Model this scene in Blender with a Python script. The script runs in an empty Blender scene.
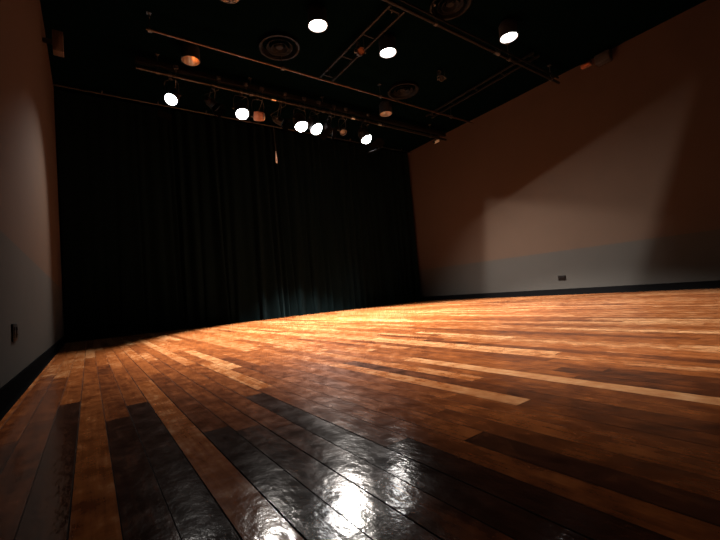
import bpy, bmesh, math, random
from mathutils import Vector, Matrix, Quaternion
random.seed(11)
scene = bpy.context.scene
COL = scene.collection
V = Vector

# ------------------------------------------------------------------ room size (metres)
XL, XR = -0.4126, 9.261          # side walls
YB, YF = 9.62, -2.6              # wall behind the curtain, wall behind the camera
ZC, ZP, ZB = 5.178, 1.053, 0.142 # ceiling, paint line, baseboard height

# ------------------------------------------------------------------ materials
def mat(name, color=(0.5, 0.5, 0.5), rough=0.5, metal=0.0, spec=0.5, emit=None, strength=0.0, coat=0.0):
    m = bpy.data.materials.new(name); m.use_nodes = True
    b = m.node_tree.nodes['Principled BSDF']
    b.inputs['Base Color'].default_value = (*color, 1)
    b.inputs['Roughness'].default_value = rough
    b.inputs['Metallic'].default_value = metal
    b.inputs['Specular IOR Level'].default_value = spec
    b.inputs['Coat Weight'].default_value = coat
    if emit:
        b.inputs['Emission Color'].default_value = (*emit, 1)
        b.inputs['Emission Strength'].default_value = strength
    return m

class NT:
    def __init__(self, m):
        self.t = m.node_tree; self.b = self.t.nodes['Principled BSDF']
    def n(self, typ, **kw):
        x = self.t.nodes.new(typ)
        for k, v in kw.items():
            if k in x.inputs: x.inputs[k].default_value = v
            else: setattr(x, k, v)
        return x
    def l(self, a, b): self.t.links.new(a, b)
    def math(self, op, a, b=None):
        x = self.n('ShaderNodeMath'); x.operation = op
        for i, s in enumerate((a, b)):
            if s is None: continue
            if hasattr(s, 'is_linked'): self.l(s, x.inputs[i])
            else: x.inputs[i].default_value = s
        return x.outputs[0]
    def mix(self, blend, fac, a, b):
        x = self.n('ShaderNodeMix'); x.data_type = 'RGBA'; x.blend_type = blend
        for i, s in ((0, fac), (6, a), (7, b)):
            if hasattr(s, 'is_linked'): self.l(s, x.inputs[i])
            elif i == 0: x.inputs[0].default_value = s
            else: x.inputs[i].default_value = (*s, 1)
        return x.outputs[2]

def speckled(name, color, rough, amount=0.12, scale=14, bump=0.05, metal=0.0, spec=0.5):
    """plain finish with a slight uneven tone and texture"""
    m = mat(name, color, rough, metal, spec); t = NT(m)
    tc = t.n('ShaderNodeTexCoord')
    nz = t.n('ShaderNodeTexNoise', Scale=scale, Detail=4.0)
    t.l(tc.outputs['Object'], nz.inputs['Vector'])
    lo = tuple(c * (1 - amount) for c in color); hi = tuple(min(1, c * (1 + amount)) for c in color)
    t.l(t.mix('MIX', nz.outputs[0], lo, hi), t.b.inputs['Base Color'])
    if bump:
        n2 = t.n('ShaderNodeTexNoise', Scale=scale * 9, Detail=2.0)
        t.l(tc.outputs['Object'], n2.inputs['Vector'])
        bp = t.n('ShaderNodeBump', Strength=bump, Distance=0.01)
        t.l(n2.outputs[0], bp.inputs['Height']); t.l(bp.outputs[0], t.b.inputs['Normal'])
    return m

def wood_floor():
    m = mat('varnished_planks', rough=0.25); t = NT(m)
    tone = t.n('ShaderNodeAttribute', attribute_name='plank_tone')
    seed = t.n('ShaderNodeAttribute', attribute_name='plank_seed')
    tc = t.n('ShaderNodeTexCoord')
    off = t.n('ShaderNodeCombineXYZ')
    t.l(t.math('MULTIPLY', seed.outputs['Fac'], 37.0), off.inputs[0])
    t.l(t.math('MULTIPLY', seed.outputs['Fac'], 91.0), off.inputs[1])
    add = t.n('ShaderNodeVectorMath', operation='ADD')
    t.l(tc.outputs['Object'], add.inputs[0]); t.l(off.outputs[0], add.inputs[1])
    # grain: stretched along the plank
    mp = t.n('ShaderNodeMapping'); mp.inputs['Scale'].default_value = (70, 3.2, 1)
    t.l(add.outputs[0], mp.inputs['Vector'])
    grain = t.n('ShaderNodeTexNoise', Scale=1.0, Detail=6.0, Roughness=0.6)
    t.l(mp.outputs[0], grain.inputs['Vector'])
    # cloudy mottling inside each plank
    mp2 = t.n('ShaderNodeMapping'); mp2.inputs['Scale'].default_value = (11, 8, 1)
    t.l(add.outputs[0], mp2.inputs['Vector'])
    cloud = t.n('ShaderNodeTexNoise', Scale=1.0, Detail=5.0, Roughness=0.62)
    t.l(mp2.outputs[0], cloud.inputs['Vector'])
    # worn traffic patches over many planks
    wear = t.n('ShaderNodeTexNoise', Scale=1.7, Detail=5.0, Roughness=0.6)
    t.l(tc.outputs['Object'], wear.inputs['Vector'])
    v = t.math('ADD', tone.outputs['Fac'], t.math('MULTIPLY', t.math('SUBTRACT', cloud.outputs[0], 0.5), 0.66))
    v = t.math('ADD', v, t.math('MULTIPLY', t.math('SUBTRACT', grain.outputs[0], 0.5), 0.34))
    v = t.math('ADD', v, t.math('MULTIPLY', t.math('SUBTRACT', wear.outputs[0], 0.5), 0.30))
    rp = t.n('ShaderNodeValToRGB'); t.l(v, rp.inputs[0])
    e = rp.color_ramp.elements
    e[0].position = 0.0; e[0].color = (0.015, 0.0058, 0.0036, 1)
    e[1].position = 1.0; e[1].color = (0.62, 0.38, 0.20, 1)
    for p, c in ((0.22, (0.034, 0.0110, 0.0055)), (0.42, (0.115, 0.031, 0.0090)), (0.62, (0.250, 0.074, 0.0185)), (0.8, (0.43, 0.205, 0.086))):
        x = e.new(p); x.color = (*c, 1)
    t.l(rp.outputs[0], t.b.inputs['Base Color'])
    # gloss: varnish with scuffs
    r = t.math('ADD', t.math('MULTIPLY', cloud.outputs[0], 0.15), 0.05)
    t.l(r, t.b.inputs['Roughness'])
    t.b.inputs['Sheen Weight'].default_value = 0.035   # pale sheen put in for glare on the far boards
    t.b.inputs['Sheen Roughness'].default_value = 0.25
    t.b.inputs['Sheen Tint'].default_value = (1.0, 0.92, 0.82, 1)
    # hand-scraped unevenness that breaks up the reflections
    mp3 = t.n('ShaderNodeMapping'); mp3.inputs['Scale'].default_value = (26, 17, 1)
    t.l(add.outputs[0], mp3.inputs['Vector'])
    wav = t.n('ShaderNodeTexNoise', Scale=1.0, Detail=4.0, Roughness=0.55)
    t.l(mp3.outputs[0], wav.inputs['Vector'])
    h = t.math('ADD', t.math('MULTIPLY', wav.outputs[0], 1.0), t.math('MULTIPLY', grain.outputs[0], 0.12))
    bp = t.n('ShaderNodeBump', Strength=0.13, Distance=0.010)
    t.l(h, bp.inputs['Height']); t.l(bp.outputs[0], t.b.inputs['Normal'])
    return m

def velvet():
    m = mat('black_velour', (0.0032, 0.0066, 0.0074), 0.95, 0.0, 0.0)
    b = m.node_tree.nodes['Principled BSDF']
    b.inputs['Sheen Weight'].default_value = 0.02
    b.inputs['Sheen Roughness'].default_value = 0.4
    b.inputs['Sheen Tint'].default_value = (0.55, 0.85, 0.9, 1)
    t = NT(m); tc = t.n('ShaderNodeTexCoord')
    nz = t.n('ShaderNodeTexNoise', Scale=160.0, Detail=2.0)
    t.l(tc.outputs['Object'], nz.inputs['Vector'])
    bp = t.n('ShaderNodeBump', Strength=0.2, Distance=0.003)
    t.l(nz.outputs[0], bp.inputs['Height']); t.l(bp.outputs[0], b.inputs['Normal'])
    return m

M_FLOOR = wood_floor()
M_SUB = mat('dark_gap', (0.004, 0.003, 0.003), 0.9, spec=0.1)
M_TAN = speckled('tan_wall_paint', (0.036, 0.0250, 0.0186), 0.9, 0.06, 3.0, 0.06, spec=0.01)
M_GREY = speckled('grey_wall_paint', (0.0262, 0.0252, 0.0232), 0.9, 0.06, 3.0, 0.06, spec=0.01)
M_RUBBER = speckled('black_rubber', (0.0025, 0.0025, 0.0027), 0.7, 0.2, 20, 0.02, spec=0.0)
M_CEIL = speckled('black_ceiling_paint', (0.0005, 0.0018, 0.0020), 0.95, 0.15, 5, 0.03, spec=0.0)
M_VELVET = velvet()
M_PIPE = speckled('dull_steel_pipe', (0.014, 0.013, 0.012), 0.42, 0.25, 8, 0.02, metal=0.6)
M_BLACK = speckled('black_fixture_paint', (0.014, 0.014, 0.015), 0.5, 0.2, 30, 0.02)
M_DOOR = mat('flat_black_flap', (0.0015, 0.0015, 0.0015), 0.9, spec=0.0)
M_STRUT = speckled('black_strut_paint', (0.0035, 0.0037, 0.0037), 0.6, 0.2, 8, 0.02, spec=0.12)
M_COPPER = mat('copper_reflector', (0.97, 0.78, 0.60), 0.28, 1.0)
M_ALU = mat('spun_aluminium_reflector', (0.75, 0.73, 0.70), 0.25, 1.0)
M_WHITE = mat('white_reflector', (0.8, 0.78, 0.75), 0.4)
M_LENS_ON = mat('lit_lens', (0.9, 0.9, 0.9), 0.3, emit=(0.95, 0.98, 1.0), strength=27)
M_BULB_ON = mat('lit_lamp', (0.9, 0.9, 0.9), 0.3, emit=(0.95, 0.98, 1.0), strength=9)
M_LENS_OFF = mat('dark_glass_lens', (0.02, 0.02, 0.022), 0.12)
M_GEL = speckled('copper_coloured_gel', (0.20, 0.075, 0.035), 0.45, 0.15, 25, 0.0)
M_PLATE = speckled('dark_brown_plastic', (0.0032, 0.0022, 0.0018), 0.5, 0.15, 40, 0.0, spec=0.02)
M_SLOT = mat('black_socket', (0.001, 0.001, 0.001), 0.6, spec=0.0)
M_CORD = mat('dark_cord', (0.03, 0.03, 0.03), 0.8)
M_TIP = mat('white_plastic', (0.75, 0.75, 0.72), 0.5)
M_BROWN = speckled('brown_box_finish', (0.03, 0.019, 0.013), 0.6, 0.2, 15, 0.0)
M_GRILLE = speckled('black_grille', (0.01, 0.01, 0.01), 0.7, 0.3, 60, 0.05)
M_BRASS = mat('bright_metal', (0.8, 0.78, 0.74), 0.28, 1.0)

# ------------------------------------------------------------------ mesh helpers
def box(bm, c, s, rot=None, bevel=0.0):
    r = bmesh.ops.create_cube(bm, size=1.0)
    vs = r['verts']
    bmesh.ops.scale(bm, vec=V(s), verts=vs)
    if bevel:
        es = list({e for v in vs for e in v.link_edges})
        rb = bmesh.ops.bevel(bm, geom=es, offset=bevel, segments=2, affect='EDGES', profile=0.5)
        vs = list({v for f in rb['faces'] for v in f.verts} | {v for v in vs if v.is_valid})
        # bevel returns only new faces; gather the whole island
        seen = set(vs); stack = list(vs)
        while stack:
            v = stack.pop()
            for e in v.link_edges:
                o = e.other_vert(v)
                if o not in seen: seen.add(o); stack.append(o)
        vs = list(seen)
    if rot is not None: bmesh.ops.transform(bm, matrix=rot.to_4x4(), verts=vs)
    bmesh.ops.translate(bm, vec=V(c), verts=vs)

def tube(bm, a, b, r, seg=16, r2=None, caps=True):
    a, b = V(a), V(b); d = b - a
    mtx = Matrix.Translation((a + b) / 2) @ d.to_track_quat('Z', 'Y').to_matrix().to_4x4()
    bmesh.ops.create_cone(bm, cap_ends=caps, segments=seg, radius1=r, radius2=r if r2 is None else r2, depth=d.length, matrix=mtx)

def lathe(bm, profile, seg=32, mtx=None):
    """profile: (radius, z) list, revolved round z"""
    rings = []
    for r, z in profile:
        if r < 1e-5: rings.append([bm.verts.new((0, 0, z))])
        else: rings.append([bm.verts.new((r * math.cos(2 * math.pi * i / seg), r * math.sin(2 * math.pi * i / seg), z)) for i in range(seg)])
    for a, b in zip(rings, rings[1:]):
        for i in range(seg):
            j = (i + 1) % seg
            if len(a) == 1 and len(b) == 1: continue
            if len(a) == 1: bm.faces.new((a[0], b[j], b[i]))
            elif len(b) == 1: bm.faces.new((a[i], a[j], b[0]))
            else: bm.faces.new((a[i], a[j], b[j], b[i]))
    if mtx is not None:
        bmesh.ops.transform(bm, matrix=mtx, verts=[v for r in rings for v in r])

def polyline_tube(bm, pts, r, seg=10):
    pts = [V(p) for p in pts]
    rings = []
    for i, p in enumerate(pts):
        d = (pts[min(i + 1, len(pts) - 1)] - pts[max(i - 1, 0)]).normalized()
        q = d.to_track_quat('Z', 'Y')
        rings.append([bm.verts.new(p + q @ V((r * math.cos(2 * math.pi * k / seg), r * math.sin(2 * math.pi * k / seg), 0))) for k in range(seg)])
    for a, b in zip(rings, rings[1:]):
        for k in range(seg):
            bm.faces.new((a[k], a[(k + 1) % seg], b[(k + 1) % seg], b[k]))
    bm.faces.new(rings[0][::-1]); bm.faces.new(rings[-1])

def obj(name, bm, material, parent=None, smooth=True, label=None, origin=None):
    """one mesh object; vertices given in world space, stored relative to the parent / origin"""
    base = V((0, 0, 0))
    if parent is not None:
        p = parent
        while p is not None: base += p.location; p = p.parent
    loc = V(origin) - base if origin is not None else V((0, 0, 0))
    bmesh.ops.translate(bm, vec=-(base + loc), verts=bm.verts)
    bmesh.ops.recalc_face_normals(bm, faces=bm.faces)
    me = bpy.data.meshes.new(name); bm.to_mesh(me); bm.free()
    for m in (material if isinstance(material, (list, tuple)) else [material]): me.materials.append(m)
    if smooth:
        for p in me.polygons: p.use_smooth = True
        me.set_sharp_from_angle(angle=math.radians(35))
    o = bpy.data.objects.new(name, me); COL.objects.link(o)
    o.location = loc
    if parent is not None: o.parent = parent
    if label: o['label'] = label
    return o

def thing(name, label, cat, loc=(0, 0, 0), group=None):
    o = bpy.data.objects.new(name, None); COL.objects.link(o)
    o.empty_display_size = 0.1; o.location = loc
    o['label'] = label; o['category'] = cat
    if group: o['group'] = group
    return o

def tag(o, label, cat, group=None):
    o['label'] = label; o['category'] = cat
    if group: o['group'] = group
    return o

def struct(o):
    o['kind'] = 'structure'; return o

def B(): return bmesh.new()

# ------------------------------------------------------------------ floor: single planks in one mesh
PITCH, X0 = 0.1013, 0.245
PLANK = {   # row: [(y0, y1, tone)] for the boards that stand out
    -6: [(0.3, 2.2, 0.30), (2.2, 4.4, 0.42)],
    -5: [(0.2, 2.5, 0.34), (2.5, 4.1, 0.40)],
    -4: [(0.5, 2.84, 0.17), (2.84, 4.6, 0.54)],
    -3: [(0.2, 3.43, 0.55), (3.43, 5.6, 0.50)],
    -2: [(0.5, 2.2, 0.20), (2.2, 3.9, 0.44), (3.9, 4.6, 0.36), (4.6, 6.5, 0.55)],
    -1: [(0.6, 2.45, 0.13), (2.45, 4.2, 0.50), (4.2, 6.0, 0.6)],
    0: [(0.5, 3.15, 0.60), (3.15, 5.0, 0.48)],
    1: [(-0.2, 1.64, 0.14), (1.64, 3.4, 0.40), (3.4, 4.7, 0.56)],
    2: [(-0.3, 1.55, 0.26), (1.55, 2.7, 0.44), (2.7, 4.3, 0.46)],
    3: [(0.1, 1.45, 0.30), (1.45, 2.6, 0.40), (2.6, 4.8, 0.50)],
    4: [(0.2, 2.05, 0.13), (2.05, 3.6, 0.46)],
    5: [(-0.3, 1.0, 0.16), (1.0, 2.15, 0.42), (2.15, 3.5, 0.68)],
    6: [(-0.5, 1.6, 0.44), (1.6, 3.0, 0.46)],
    7: [(-0.6, 0.85, 0.20), (0.85, 2.3, 0.48), (2.3, 3.7, 0.40)],
    8: [(-0.3, 1.1, 0.38), (1.1, 2.9, 0.44)],
    9: [(-0.4, 1.7, 0.48), (1.7, 3.3, 0.52)],
    10: [(-0.5, 1.2, 0.42), (1.2, 2.9, 0.46)],
    11: [(0.0, 0.92, 0.34), (0.92, 2.4, 0.70), (2.4, 4.0, 0.6)],
    12: [(0.0, 2.35, 0.34), (2.35, 4.1, 0.5)],
    13: [(0.1, 1.3, 0.46), (1.3, 2.9, 0.66)],
    14: [(0.0, 1.6, 0.46), (1.6, 3.0, 0.50)],
    15: [(-0.4, 2.05, 0.78), (2.05, 3.6, 0.6)],
    16: [(-0.3, 0.95, 0.32), (0.95, 2.6, 0.50)],
    17: [(-0.2, 1.1, 0.30), (1.1, 2.9, 0.5)],
    18: [(-0.4, 0.9, 0.30), (0.9, 2.4, 0.46)],
    22: [(0.0, 2.6, 0.38)],
    25: [(0.5, 2.7, 0.72)],
    29: [(0.8, 3.6, 0.40)],
}
DARKGAP = {0: 0.0022, 1: 0.0034, 2: 0.0020, 3: 0.0030, 4: 0.0020, 5: 0.0034, 7: 0.0024, -3: 0.0022}
def build_floor():
    bm = B()
    tone = bm.faces.layers.float.new('plank_tone'); seed = bm.faces.layers.float.new('plank_seed')
    rng = random.Random(5)
    k0 = math.floor((XL - X0) / PITCH); k1 = math.ceil((XR - X0) / PITCH)
    for k in range(k0, k1):
        xa, xb = max(XL, X0 + k * PITCH), min(XR, X0 + (k + 1) * PITCH)
        if xb - xa < 0.004: continue
        segs = sorted(PLANK.get(k, []))
        runs = []
        y = YF
        for (a, b, tn) in segs:
            while a - y > 0.05:
                L = min(rng.uniform(0.9, 2.4), a - y)
                if a - y - L < 0.4: L = a - y
                runs.append((y, y + L, None)); y += L
            runs.append((max(y, a), b, tn)); y = b
        while YB - y > 0.01:
            L = min(rng.uniform(0.9, 2.6), YB - y)
            if YB - y - L < 0.4: L = YB - y
            runs.append((y, y + L, None)); y += L
        ga = DARKGAP.get(k, 0.0010) / 2; gb = DARKGAP.get(k + 1, 0.0010) / 2
        for (a, b, tn) in runs:
            if tn is None: tn = min(0.8, max(0.14, rng.gauss(0.62, 0.09)))
            sd = rng.random(); dz = rng.uniform(-0.0003, 0.0)
            ch = 0.0008; gy = 0.0005
            def ring(i, z):
                return [bm.verts.new(p) for p in ((xa + ga + i, a + gy + i, z), (xb - gb - i, a + gy + i, z), (xb - gb - i, b - gy - i, z), (xa + ga + i, b - gy - i, z))]
            r0, r1, r2 = ring(0, -0.006), ring(0, dz - ch * 0.6), ring(ch, dz)
            fs = [bm.faces.new(r2)]
            for p, q in ((r0, r1), (r1, r2)):
                for i in range(4): fs.append(bm.faces.new((p[i], p[(i + 1) % 4], q[(i + 1) % 4], q[i])))
            for f in fs: f[tone] = tn; f[seed] = sd
            for f in fs[1:]: f.material_index = 1          # dark matte edges, so the bevels show no lamp glint
    # sub-floor seen only as the black gap between boards
    n = len(bm.faces)
    box(bm, ((XL + XR) / 2, (YB + YF) / 2, -0.056), (XR - XL + 0.4, YB - YF + 0.4, 0.1))
    bm.faces.ensure_lookup_table()
    for f in bm.faces[n:]: f.material_index = 1
    return struct(obj('floor', bm, [M_FLOOR, M_SUB], smooth=False))
build_floor()

# ------------------------------------------------------------------ room shell
def wall(name, lo, hi, two_tone=True):
    bm = B()
    zs = [0.0, ZP, ZC + 0.6] if two_tone else [0.0, ZC + 0.6]
    for i in range(len(zs) - 1):
        n = len(bm.faces)
        box(bm, ((lo[0] + hi[0]) / 2, (lo[1] + hi[1]) / 2, (zs[i] + zs[i + 1]) / 2), (hi[0] - lo[0], hi[1] - lo[1], zs[i + 1] - zs[i]))
        bm.faces.ensure_lookup_table()
        for f in bm.faces[n:]: f.material_index = 0 if (two_tone and i == 0) else 1
    return struct(obj(name, bm, [M_GREY, M_TAN], smooth=False))
T = 0.15
wall('wall_left', (XL - T, YF - T), (XL, YB + T))
wall('wall_right', (XR, YF - T), (XR + T, YB + T))
bm = B(); box(bm, ((XL + XR) / 2, YB + T / 2, ZC / 2 + 0.3), (XR - XL, T, ZC + 0.6)); struct(obj('wall_back', bm, M_CEIL, smooth=False))
bm = B(); box(bm, ((XL + XR) / 2, YF - T / 2, ZC / 2 + 0.3), (XR - XL, T, ZC + 0.6)); struct(obj('wall_front', bm, M_CEIL, smooth=False))
bm = B(); box(bm, ((XL + XR) / 2, (YB + YF) / 2, ZC + 0.06), (XR - XL, YB - YF, 0.12)); struct(obj('ceiling', bm, M_CEIL, smooth=False))
for nm, x, s in (('baseboard_left', XL, 1), ('baseboard_right', XR, -1)):
    bm = B(); prof = [(0, 0), (0.022, 0), (0.014, 0.006), (0.009, 0.02), (0.008, ZB - 0.006), (0.005, ZB), (0, ZB)]
    rings = []
    for y in (YF, YB - 0.13): rings.append([bm.verts.new((x + s * a, y, z)) for a, z in prof])
    for i in range(len(prof)): bm.faces.new((rings[0][i], rings[0][(i + 1) % len(prof)], rings[1][(i + 1) % len(prof)], rings[1][i]))
    bm.faces.new(rings[0]); bm.faces.new(rings[1])
    struct(obj(nm, bm, M_RUBBER, smooth=False))

# ------------------------------------------------------------------ curtain
YC = 9.47
def curtain(x0, x1, seed, depth, y, label, sweep=None, flat=None):
    rng = random.Random(seed)
    # pleat phases of uneven width
    xs = [x0]
    while xs[-1] < x1: xs.append(xs[-1] + rng.uniform(0.15, 0.34))
    xs[-1] = x1
    amp = [rng.uniform(0.35, 1.0) for _ in xs]; lean = [rng.uniform(-0.12, 0.12) for _ in xs]
    N = max(40, int((x1 - x0) / 0.016)); NZ = 26
    z0, z1 = 0.012, ZC - 0.075
    bm = B(); grid = []
    for j in range(NZ + 1):
        t = j / NZ; z = z0 + (z1 - z0) * t
        row = []
        for i in range(N + 1):
            x = x0 + (x1 - x0) * i / N
            k = max(0, max(q for q in range(len(xs)) if xs[q] <= x + 1e-6)); k = min(k, len(xs) - 2)
            f = (x - xs[k]) / (xs[k + 1] - xs[k])
            w = 0.5 - 0.5 * math.cos(2 * math.pi * f)
            w = w ** 0.8
            a = depth * (amp[k]) * (0.75 + 0.35 * (1 - t))
            if flat is not None: a *= min(1, max(0.10, (x - flat[0]) / (flat[1] - flat[0])))
            yy = y - a * w + 0.012 * math.sin(3.1 * x + 1.7 * t)
            xx = x + lean[k] * math.sin(math.pi * f) * (1 - t) ** 1.5
            if sweep: xx += sweep * (1 - t) ** 3 * max(0, 1 - abs(x - (x1 if sweep > 0 else x0)) / 0.8)
            row.append(bm.verts.new((xx, yy, z)))
        grid.append(row)
    for j in range(NZ):
        for i in range(N): bm.faces.new((grid[j][i], grid[j][i + 1], grid[j + 1][i + 1], grid[j + 1][i]))
    me_bm = bm
    r = bmesh.ops.solidify(me_bm, geom=list(me_bm.faces), thickness=0.004)
    o = obj('stage_curtain', me_bm, M_VELVET, origin=((x0 + x1) / 2, y, z0))
    for p in o.data.polygons: p.use_smooth = True
    return tag(o, label, 'curtain', 'black curtains across the back of the stage')
curtain(XL + 0.03, 1.75, 3, 0.07, YC, 'nearly flat black curtain panel hanging beside the left wall', flat=(0.2, 2.2))
curtain(1.76, 4.34, 21, 0.16, YC - 0.015, 'pleated black curtain between flat left panel and hanging white-tipped cord')
curtain(4.36, XR - 0.05, 8, 0.15, YC + 0.01, 'wide pleated black curtain reaching the right wall')

# track the curtain hangs from
t_ = thing('curtain_track', 'long thin steel track along the top of the black curtains', 'curtain track', (XL + 0.02, YC - 0.17, ZC - 0.06))
bm = B(); tube(bm, (XL + 0.005, YC - 0.17, ZC - 0.07), (XR - 0.005, YC - 0.17, ZC - 0.07), 0.016, 12); obj('rail', bm, M_PIPE, t_)
for k in range(9):
    x = 0.4 + k * 1.05
    bm = B(); box(bm, (x, YC - 0.17, ZC - 0.03), (0.03, 0.03, 0.06)); obj('bracket', bm, M_BLACK, t_, smooth=False)

# cord with a white tip in front of the curtain
c_ = thing('pull_cord', 'thin hanging cord with a white tip against the black curtain', 'cord', (4.19, 9.22, 4.06))
bm = B(); polyline_tube(bm, [(4.18, 9.22, ZC - 0.08), (4.185, 9.22, 4.75), (4.19, 9.22, 4.40)], 0.006, 8); obj('cord', bm, M_CORD, c_)
bm = B(); lathe(bm, [(0, 0), (0.018, 0.004), (0.026, 0.05), (0.022, 0.2), (0.010, 0.31), (0, 0.33)], 16, Matrix.Translation((4.19, 9.22, 4.08))); obj('tip', bm, M_TIP, c_, label='white tip')

# ------------------------------------------------------------------ overhead pipes
def hanger(parent, p, top=ZC):
    bm = B(); tube(bm, p, (p[0], p[1], top), 0.008, 8)
    box(bm, (p[0], p[1], top - 0.006), (0.07, 0.07, 0.012))
    lathe(bm, [(0.034, -0.03), (0.042, -0.03), (0.042, 0.03), (0.034, 0.03), (0.034, -0.03)], 16, Matrix.Translation(p) @ Matrix.Rotation(math.pi / 2, 4, 'Y'))
    return obj('hanger', bm, M_BLACK, parent)

a_ = thing('pipe_batten', 'thin copper-brown pipe running across the ceiling before the lighting bar', 'pipe', (0.9, 6.32, 4.9))
bm = B(); tube(bm, (0.9, 6.45, 4.9), (8.9, 6.45, 4.9), 0.021, 14); obj('pipe', bm, speckled('brown_pipe', (0.037, 0.024, 0.018), 0.4, 0.3, 7, 0.0, metal=0.6), a_)
for x in (0.95, 3.2, 5.6, 8.0): hanger(a_, (x, 6.45, 4.9))

BATY, BATZ = 7.50, 4.83
b_ = thing('lighting_batten', 'long double lighting bar carrying the row of spotlights before the curtain', 'lighting bar', (0.9, BATY, BATZ))
bm = B(); tube(bm, (0.85, BATY, BATZ), (8.95, BATY, BATZ), 0.030, 16); obj('pipe', bm, M_PIPE, b_)
bm = B(); box(bm, (4.9, BATY + 0.02, BATZ + 0.16), (8.1, 0.09, 0.10), bevel=0.006); obj('raceway', bm, M_STRUT, b_)
for x in (1.2, 2.95, 4.7, 6.5, 8.3):
    hanger(b_, (x, BATY, BATZ))
for x in (1.40, 2.18, 2.73, 3.08, 3.61, 4.08, 4.46, 4.88, 5.22, 5.91):
    bm = B(); box(bm, (x + 0.1, BATY - 0.045, BATZ + 0.16), (0.08, 0.06, 0.06), bevel=0.004); obj('socket', bm, M_BLACK, b_)
for x in (3.45, 5.55, 6.4):
    bm = B(); lathe(bm, [(0.031, -0.05), (0.036, -0.05), (0.036, 0.05), (0.031, 0.05)], 16, Matrix.Translation((x, BATY, BATZ)) @ Matrix.Rotation(math.pi / 2, 4, 'Y')); obj('coupler', bm, M_BRASS, b_, label='shiny pipe coupler')

d_ = thing('pipe_batten', 'thick grey pipe crossing the ceiling nearest the camera', 'pipe', (2.6, 4.08, 4.86))
bm = B(); tube(bm, (2.6, 4.08, 4.86), (8.95, 4.08, 4.86), 0.030, 16); tube(bm, (2.6, 4.08, 4.98), (8.95, 4.08, 4.98), 0.018, 12); obj('pipe', bm, M_STRUT, d_)
for x in (3.0, 4.9, 7.0, 8.6): hanger(d_, (x, 4.08, 4.86))
bm = B(); lathe(bm, [(0.031, -0.07), (0.037, -0.07), (0.037, 0.07), (0.031, 0.07)], 16, Matrix.Translation((6.60, 4.08, 4.86)) @ Matrix.Rotation(math.pi / 2, 4, 'Y')); obj('coupler', bm, M_BRASS, d_, label='shiny pipe coupler')

def strut(x, y0, y1, z, w, label):
    s = thing('ceiling_strut', label, 'ceiling strut', (x, y0, z))
    for dx in (-w / 2, w / 2):
        bm = B(); box(bm, (x + dx, (y0 + y1) / 2, z), (0.04, y1 - y0, 0.04), bevel=0.004); obj('rail', bm, M_STRUT, s)
    n = int((y1 - y0) / 0.7)
    for k in range(n + 1):
        y = y0 + 0.1 + (y1 - y0 - 0.2) * k / n
        bm = B(); box(bm, (x, y, z + 0.015), (w - 0.04, 0.03, 0.02)); obj('rung', bm, M_STRUT, s, smooth=False)
    for y in (y0 + 0.15, y1 - 0.15):
        bm = B(); tube(bm, (x, y, z + 0.02), (x, y, ZC), 0.008, 8); obj('hanger', bm, M_BLACK, s)
strut(4.28, 4.30, 6.62, 5.05, 0.30, 'pair of dark rails beside the small brown unlit spotlight')
strut(7.75, 3.9, 7.0, 5.08, 0.22, 'pair of dark rails on the ceiling alongside the right wall')

# round ceiling diffusers
def diffuser(x, y, r, label):
    d = thing('ceiling_diffuser', label, 'air vent', (x, y, ZC - 0.09), 'round air diffusers on the ceiling')
    mt = Matrix.Translation((x, y, ZC))
    bm = B(); lathe(bm, [(r * 0.9, 0), (r * 0.92, -0.05), (r * 1.0, -0.07), (r, -0.085), (r * 0.9, -0.085), (r * 0.82, -0.03), (r * 0.82, 0)], 48, mt); obj('rim', bm, M_STRUT, d)
    for q, (f, z) in enumerate(((0.62, -0.075), (0.40, -0.085))):
        bm = B(); lathe(bm, [(r * (f - 0.12), -0.02), (r * f, z), (r * (f + 0.025), z), (r * (f - 0.08), -0.02), (r * (f - 0.12), -0.02)], 48, mt); obj('cone_ring', bm, M_STRUT, d)
    bm = B(); lathe(bm, [(0, -0.07), (r * 0.16, -0.07), (r * 0.2, -0.05), (r * 0.1, 0), (0, 0)], 32, mt); obj('core', bm, M_STRUT, d)
diffuser(3.05, 6.20, 0.37, 'round dark air diffuser just left of the topmost lit downlight')
diffuser(5.08, 3.88, 0.34, 'round dark air diffuser beside the thick grey pipe, at the top of the picture')
diffuser(6.22, 6.33, 0.36, 'round dark air diffuser near the farther copper downlight')

# ------------------------------------------------------------------ lamps
def spot_lamp(parent, pos, direction, energy, half, blend, color, radius):
    L = bpy.data.lights.new('lamp', 'SPOT'); L.energy = energy; L.color = color
    L.spot_size = math.radians(2 * half); L.spot_blend = blend; L.shadow_soft_size = radius
    o = bpy.data.objects.new('lamp', L); COL.objects.link(o)
    base = V((0, 0, 0)); p = parent
    while p is not None: base += p.location; p = p.parent
    o.parent = parent; o.location = V(pos) - base
    o.rotation_euler = V(direction).to_track_quat('-Z', 'Y').to_euler()
    return o

WARM = (1.0, 0.92, 0.84)

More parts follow.
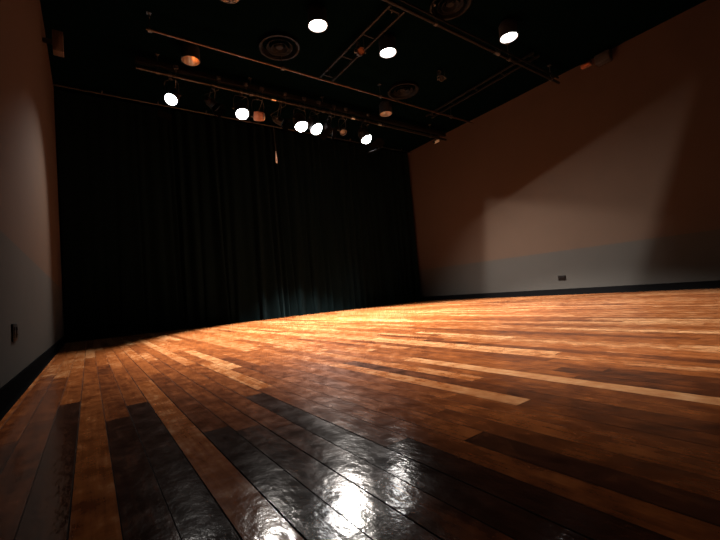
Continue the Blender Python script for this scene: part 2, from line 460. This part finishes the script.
# ---- house downlights: round cans open at the bottom
ZD = 4.86
def downlight(x, y, label, kind, group, energy=0, aim=None, half=52):
    d = thing('downlight', label, 'ceiling light', (x, y, ZD), group)
    R = 0.155
    mt = Matrix.Translation((x, y, ZD))
    bm = B(); lathe(bm, [(R - 0.004, 0), (R + 0.008, 0), (R + 0.008, 0.01), (R + 0.002, 0.014), (R + 0.002, 0.24), (R - 0.03, 0.29), (0.03, 0.30), (0, 0.30)], 40, mt); obj('can', bm, M_BLACK, d)
    rm = {'copper': M_COPPER, 'silver': M_ALU, 'on': M_WHITE}[kind]
    bm = B(); lathe(bm, [(R - 0.005, 0.002), (R - 0.012, 0.03), (R - 0.03, 0.10), (R - 0.06, 0.17), (0.045, 0.215), (0, 0.22)], 40, mt); obj('reflector', bm, rm, d, label={'copper': 'copper reflector', 'silver': 'silver reflector', 'on': 'white reflector'}[kind])
    bm = B()
    if kind == 'on':
        lathe(bm, [(0, 0.035), (0.05, 0.037), (0.10, 0.045), (0.128, 0.055), (0.128, 0.065), (0, 0.07)], 32, mt)
        obj('lit_lens', bm, M_BULB_ON, d, label='glowing white lens')
        spot_lamp(d, (x, y, ZD + 0.028), aim or (0, 0, -1), energy, half, 1.0, WARM, 0.08)
    else:
        lathe(bm, [(0, 0.10), (0.03, 0.105), (0.045, 0.13), (0.04, 0.16), (0.025, 0.19), (0.025, 0.215), (0, 0.216)], 24, mt)
        obj('bulb', bm, M_LENS_OFF if kind == 'copper' else M_WHITE, d)
    bm = B(); tube(bm, (x, y, ZD + 0.295), (x, y, ZC), 0.02, 12); obj('stem', bm, M_BLACK, d)
    return d
downlight(3.21, 5.07, 'lit downlight nearest the top edge, glowing white, beside the round diffuser', 'on', 'ceiling downlights', 2700, half=38)
downlight(4.70, 5.08, 'lit downlight glowing white beside the small brown unlit spotlight', 'on', 'ceiling downlights', 3600, half=38)
downlight(6.41, 3.69, 'rightmost of the three lit downlights, glowing white above the thick grey pipe', 'on', 'ceiling downlights', 2700, half=36)
downlight(1.65, 6.93, 'unlit downlight with copper reflector on the left, above the spotlights', 'copper', 'ceiling downlights')
downlight(6.23, 7.02, 'unlit downlight with copper reflector on the right, small and far', 'copper', 'ceiling downlights')
downlight(1.79, 5.12, 'unlit downlight with silver reflector cut off by the top edge of the picture', 'silver', 'ceiling downlights')

# ---- spotlights on the batten
def par_can(x, z, d, label, lit=False, gel=False, r=0.128, length=0.30, energy=0, half=45, blend=0.6, radius=0.03, doors=None, y=BATY + 0.01, hue=WARM, clip=None, name='spotlight', frame=False, hang=(BATY, BATZ), group='spotlights on the lighting bar'):
    """body axis d points where the light goes; the lens sits at (x, y, z)"""
    d = V(d).normalized(); lens = V((x, y, z))
    root = thing(name, label, 'spotlight', (x, hang[0], hang[1]), group)
    q = d.to_track_quat('-Z', 'Y'); mt = Matrix.Translation(lens) @ q.to_matrix().to_4x4()
    # housing: open front tube with a domed back (local -z is forward)
    bm = B(); lathe(bm, [(r * 1.0, -0.035), (r * 1.07, -0.035), (r * 1.07, 0.015), (r * 1.02, 0.02), (r * 1.02, length * 0.55), (r * 0.8, length * 0.8), (r * 0.5, length * 0.95), (0, length), ], 28, mt)
    lathe(bm, [(r * 1.0, -0.035), (r * 0.99, 0.02), (r * 0.9, 0.06), (0, 0.075)], 28, mt)
    body = obj('housing', bm, M_BLACK, root)
    bm = B(); dome = r * 0.95 if lit else 0.012
    lathe(bm, [(0, -dome), (r * 0.35, -dome * 0.94), (r * 0.66, -dome * 0.75), (r * 0.88, -dome * 0.42), (r * 0.98, 0.0), (r * 0.98, 0.008), (0, 0.008)], 28, mt)
    obj('lens', bm, M_LENS_ON if lit else (M_GEL if gel else M_LENS_OFF), root, label='glowing white lens' if lit else ('copper-coloured gel' if gel else None))
    # yoke: U strap round the body up to the clamp
    piv = lens - d * (length * 0.42)
    side = d.cross(V((0, 0, 1)))
    side = V((1, 0, 0)) if side.length < 0.05 else side.normalized()
    w = r * 1.17; top = V((x, hang[0], hang[1] - 0.082))
    bm = B()
    up = (top - piv); 
    p = [piv + side * w, piv + side * w + up * 0.72, piv + side * w * 0.8 + up * 0.95, top + up * 0.0, piv - side * w * 0.8 + up * 0.95, piv - side * w + up * 0.72, piv - side * w]
    polyline_tube(bm, p, 0.009, 8)
    for s in (1, -1): tube(bm, piv + side * s * (r * 0.98), piv + side * s * (w + 0.03), 0.02, 12)
    obj('yoke', bm, M_BLACK, root)
    bm = B(); box(bm, (x, hang[0], hang[1] - 0.0625), (0.05, 0.05, 0.055), bevel=0.006)
    lathe(bm, [(0.0335, -0.025), (0.042, -0.025), (0.042, 0.025), (0.0335, 0.025), (0.0335, -0.025)], 16, Matrix.Translation((x, hang[0], hang[1])) @ Matrix.Rotation(math.pi / 2, 4, 'Y'))
    obj('clamp', bm, M_BLACK, root)
    if frame:   # square colour frame standing in front of the lens
        R3 = q.to_matrix()
        bm = B(); box(bm, lens + d * 0.05, (r * 1.9, r * 1.7, 0.006), rot=R3, bevel=0.002); obj('gel_frame', bm, M_GEL, root, label='copper-coloured gel frame')
        bm = B(); box(bm, lens + d * 0.05 - (q @ V((1, 0, 0))) * r * 1.08, (r * 0.22, r * 1.3, 0.05), rot=R3, bevel=0.004); obj('glint_rim', bm, M_BRASS, root, label='shiny pale rim added for a lamp glint')  # rim added to give the neighbouring lamp's side reflection
    # barn doors: four flaps hinged on the front frame
    X, Y = q @ V((1, 0, 0)), q @ V((0, 1, 0))
    front = lens + d * 0.04
    if doors:
        for axis, other, s, ang in ((X, Y, 1, doors[0]), (X, Y, -1, doors[1]), (Y, X, 1, doors[2]), (Y, X, -1, doors[3])):
            a = math.radians(ang)                     # 0 = straight ahead, + = opened outwards
            out = axis * s
            h0 = front + out * (r * 1.02)
            dirv = d * math.cos(a) + out * math.sin(a)
            n = dirv.cross(other).normalized() * 0.0015
            bm = B(); vs = []
            for m_ in (n, -n):
                vs.append([bm.verts.new(h0 + other * (-r * 0.85) + m_), bm.verts.new(h0 + other * (r * 0.85) + m_),
                           bm.verts.new(h0 + dirv * r * 1.5 + other * (r * 1.25) + m_), bm.verts.new(h0 + dirv * r * 1.5 - other * (r * 1.25) + m_)])
            for f in vs: bm.faces.new(f)
            for i in range(4): bm.faces.new((vs[0][i], vs[0][(i + 1) % 4], vs[1][(i + 1) % 4], vs[1][i]))
            obj('barn_door', bm, M_DOOR, root, smooth=False)
    # framing flaps set to given edges on the wall: each edge = (point a, point b, inner point)
    if clip:
        D = 0.2
        src = lens + d * (r * 0.95 + 0.012)
        def onplane(P):
            v = V(P) - src; return v * (D / v.dot(d))
        for (a, b, inside, w0, w1) in clip:
            A, Bp, I = onplane(a), onplane(b), onplane(inside)
            e = (Bp - A).normalized()
            n = d.cross(e).normalized()
            if (I - A).dot(n) > 0: n = -n
            p0, p1 = src + A - e * w0, src + A + e * w1
            bm = B(); vs = []
            for m_ in (0.0012, -0.0012):
                vs.append([bm.verts.new(p0 + d * m_), bm.verts.new(p1 + d * m_), bm.verts.new(p1 + n * 0.17 - d * 0.05 + d * m_), bm.verts.new(p0 + n * 0.17 - d * 0.05 + d * m_)])
            for f in vs: bm.faces.new(f)
            for i in range(4): bm.faces.new((vs[0][i], vs[0][(i + 1) % 4], vs[1][(i + 1) % 4], vs[1][i]))
            # arm that carries the flap
            tube(bm, (p0 + p1) / 2 + n * 0.165 - d * 0.05, front - d * 0.03 + n * (r * 1.02), 0.003, 8)
            obj('barn_door', bm, M_DOOR, root, smooth=False)
    if lit and energy:
        spot_lamp(root, lens + d * (r * 0.95 + 0.012), d, energy, half, blend, hue, radius)
    # power cable looping up to the raceway
    e0 = lens - d * length * 0.97
    bm = B(); polyline_tube(bm, [e0, e0 - d * 0.06 + V((0, 0, 0.02)), V((x + 0.075, hang[0] - 0.085, hang[1] - 0.12)), V((x + 0.1, hang[0] - 0.06, hang[1] + 0.122))], 0.006, 8)
    obj('cable', bm, M_CORD, root)
    return root

ZL = 4.38
def toward(x, tgt, y=BATY + 0.01, z=ZL): return V(tgt) - V((x, y, z))
OPEN = (35, 35, 30, 30)
EDGE_A = ((XR, 1.75, 3.99), (XR, 6.8, 2.39), (XR, 3, 2), 0.02, 0.32)     # flap edges, given as lines on the right wall
EDGE_B = ((XR, 1.75, 3.99), (XR, 2.73, 1.31), (XR, 6, 1), 0.02, 0.32)
EDGE_C = ((XR, 6.6, 2.86), (XR, 4.5, 2.15), (XR, 4, 0.5), 0.02, 0.32)
EDGE_D = ((XR, 6.6, 2.86), (XR, 6.8, 0.95), (XR, 4, 0.5), 0.02, 0.32)
EDGE_E = ((XR, 2.2, 2.76), (XR, 2.9, 0.85), (XR, 6, 1), 0.06, 0.25)
par_can(1.40, ZL, toward(1.40, (XL, 4.9, 0.35)), 'lit spotlight at the left end of the bar, glowing white', True, energy=1750, half=27, blend=1, radius=0.02, r=0.108,
        clip=[((XL, 7.35, 0.0), (XL, 7.55, 2.6), (XL, 5, 1), 0.12, 0.12)])
par_can(2.73, ZL, toward(2.73, (2.6, 5.0, 0)), 'lit spotlight next to the unlit copper-fronted one', True, energy=900, half=36, blend=1)
par_can(4.08, ZL, (0.08, -0.31, -0.95), 'left one of the close bright pair of lit spotlights', True, energy=11500, half=47.6, blend=0.28, r=0.148)
par_can(4.46, ZL, toward(4.46, (6.0, 4.8, 0)), 'right one of the close bright pair of lit spotlights', True, r=0.146, energy=4400, half=57, blend=1, radius=0.004, clip=[EDGE_A, EDGE_B])
par_can(5.91, ZL, toward(5.91, (6.8, 5.8, 0)), 'lit spotlight farthest right on the bar, standing alone', True, r=0.14, energy=3000, half=58, blend=1, radius=0.011, clip=[EDGE_C, EDGE_D, EDGE_E])
# unlit ones between them
par_can(2.18, ZL + 0.03, (0.5, -0.4, -0.75), 'dim unlit spotlight between the two lit ones on the left', False, r=0.085, length=0.26, doors=(20, 20, 20, 20))
par_can(3.08, ZL, (-0.25, -0.85, -0.35), 'unlit spotlight with copper-coloured front beside a lit one', False, True, r=0.105, length=0.24, frame=True)
par_can(3.61, ZL - 0.03, (0.7, -0.5, -0.6), 'small dark unlit spotlight with glinting edges left of the bright pair', False, r=0.08, length=0.24, doors=(25, 25, 25, 25))
par_can(4.88, ZL + 0.02, (0.4, -0.5, -0.8), 'dim brown unlit spotlight right of the bright pair', False, r=0.085, length=0.25)
par_can(5.22, ZL + 0.04, (-0.2, -0.6, -0.7), 'small dark unlit spotlight second to the right of the bright pair', False, r=0.075, length=0.22)

# small unlit spotlight hung from the rails, and a little glinting one
par_can(4.22, 4.86, (-0.35, -0.75, -0.4), 'small brown unlit spotlight hanging from the dark rails', False, True, r=0.07, length=0.2, y=5.28, name='small_spotlight', hang=(5.36, 5.05), group='small spotlights under the ceiling')
par_can(6.40, 4.93, (-0.6, -0.6, -0.4), 'tiny unlit spotlight with a white glint right of the lit downlights', False, False, r=0.055, length=0.16, y=5.30, name='small_spotlight', hang=(5.36, 5.10), group='small spotlights under the ceiling')

# ------------------------------------------------------------------ things on the walls
def outlet(x, y, z, s, label):
    o = thing('wall_outlet', label, 'outlet', (x, y, z), 'dark outlets low on the walls')
    bm = B(); box(bm, (x + s * 0.006, y, z), (0.012, 0.18, 0.115), bevel=0.004); obj('cover_plate', bm, M_PLATE, o)
    for dy in (-0.045, 0.045):
        bm = B(); box(bm, (x + s * 0.0125, y + dy, z), (0.006, 0.05, 0.075), bevel=0.002)
        sk = obj('socket', bm, M_PLATE, o)
        for dz in (-0.018, 0.018):
            for k in (-0.008, 0.008):
                bm = B(); box(bm, (x + s * 0.0157, y + dy + k, z + dz), (0.0008, 0.003, 0.011)); obj('slot', bm, M_SLOT, sk, smooth=False)
outlet(XL, 3.42, 0.43, 1, 'dark outlet low on the left wall')
outlet(XR, 4.68, 0.405, -1, 'dark double outlet low on the right wall')

s_ = thing('wall_speaker', 'small black speaker box high on the right wall under the ceiling', 'speaker', (XR - 0.02, 3.2, 4.95))
bm = B(); box(bm, (XR - 0.14, 3.2, 5.0), (0.18, 0.28, 0.2), bevel=0.012); obj('cabinet', bm, M_BLACK, s_)
bm = B(); box(bm, (XR - 0.235, 3.2, 5.0), (0.012, 0.24, 0.16), bevel=0.003); obj('grille', bm, M_GRILLE, s_)
bm = B(); box(bm, (XR - 0.03, 3.2, 5.0), (0.06, 0.06, 0.08)); obj('bracket', bm, M_BLACK, s_, smooth=False)
j_ = thing('lit_bottom_block', 'small orange-brown block standing for the lit bottom of the speaker, at the top of the right wall', 'electrical box', (XR, 3.58, 5.035))  # added block; its orange colour stands for light on the speaker's underside
bm = B(); box(bm, (XR - 0.055, 3.58, 5.07), (0.09, 0.2, 0.07), bevel=0.01); obj('cover', bm, M_GEL, j_)
bm = B(); box(bm, (XR - 0.006, 3.58, 5.07), (0.012, 0.24, 0.09), bevel=0.003); obj('mounting_plate', bm, M_BLACK, j_)
p_ = thing('pipe_bracket', 'small pale pipe bracket at the top of the right wall near the curtain', 'bracket', (XR, 8.12, 5.06))
bm = B(); box(bm, (XR - 0.012, 8.12, 5.06), (0.024, 0.2, 0.08), bevel=0.004); obj('mounting_plate', bm, M_TIP, p_)
bm = B(); tube(bm, (XR - 0.02, 8.2, 5.06), (XR - 0.12, 8.2, 5.06), 0.025, 12); obj('stub', bm, M_PIPE, p_)
bm = B(); tube(bm, (XR - 0.02, 8.04, 5.06), (XR - 0.10, 8.04, 5.06), 0.018, 12); obj('stub', bm, M_TIP, p_)
w_ = thing('wall_box', 'narrow dim brown box at the top of the left wall near the curtain', 'electrical box', (XL, 7.05, 4.5))
bm = B(); box(bm, (XL + 0.185, 7.05, 4.66), (0.13, 0.16, 0.33), bevel=0.01); obj('cabinet', bm, M_BROWN, w_)
bm = B(); box(bm, (XL + 0.185, 6.965, 4.66), (0.05, 0.012, 0.28), bevel=0.003); obj('cover_strip', bm, M_BROWN, w_)
bm = B(); box(bm, (XL + 0.06, 7.05, 4.66), (0.13, 0.04, 0.06)); obj('bracket', bm, M_BLACK, w_, smooth=False)

# ------------------------------------------------------------------ world, camera, colour
w = bpy.data.worlds.new('World'); scene.world = w; w.use_nodes = True
w.node_tree.nodes['Background'].inputs[0].default_value = (0.0, 0.0, 0.0, 1)
w.node_tree.nodes['Background'].inputs[1].default_value = 0.0

cam = bpy.data.cameras.new('Camera'); co = bpy.data.objects.new('Camera', cam); COL.objects.link(co)
cam.sensor_width = 36; cam.lens = 19.118; cam.clip_start = 0.02
f = V((0.5806182, 0.8122322, 0.056226)); r = V((0.813284, -0.57536576, -0.08673734)); u = V((0.03810035, -0.09608898, 0.99464329))
m = Matrix((r, u, -f)).transposed().to_4x4(); m.translation = V((0, 0, 0.5)); co.matrix_world = m
scene.camera = co

vs = scene.view_settings
scene.display_settings.display_device = 'sRGB'
vs.view_transform = 'Standard'; vs.look = 'None'; vs.gamma = 1.0; vs.use_curve_mapping = False
vs.exposure = 0.0
scene.cycles.use_denoising = True
scene.cycles.max_bounces = 8
scene.cycles.sample_clamp_indirect = 4.0
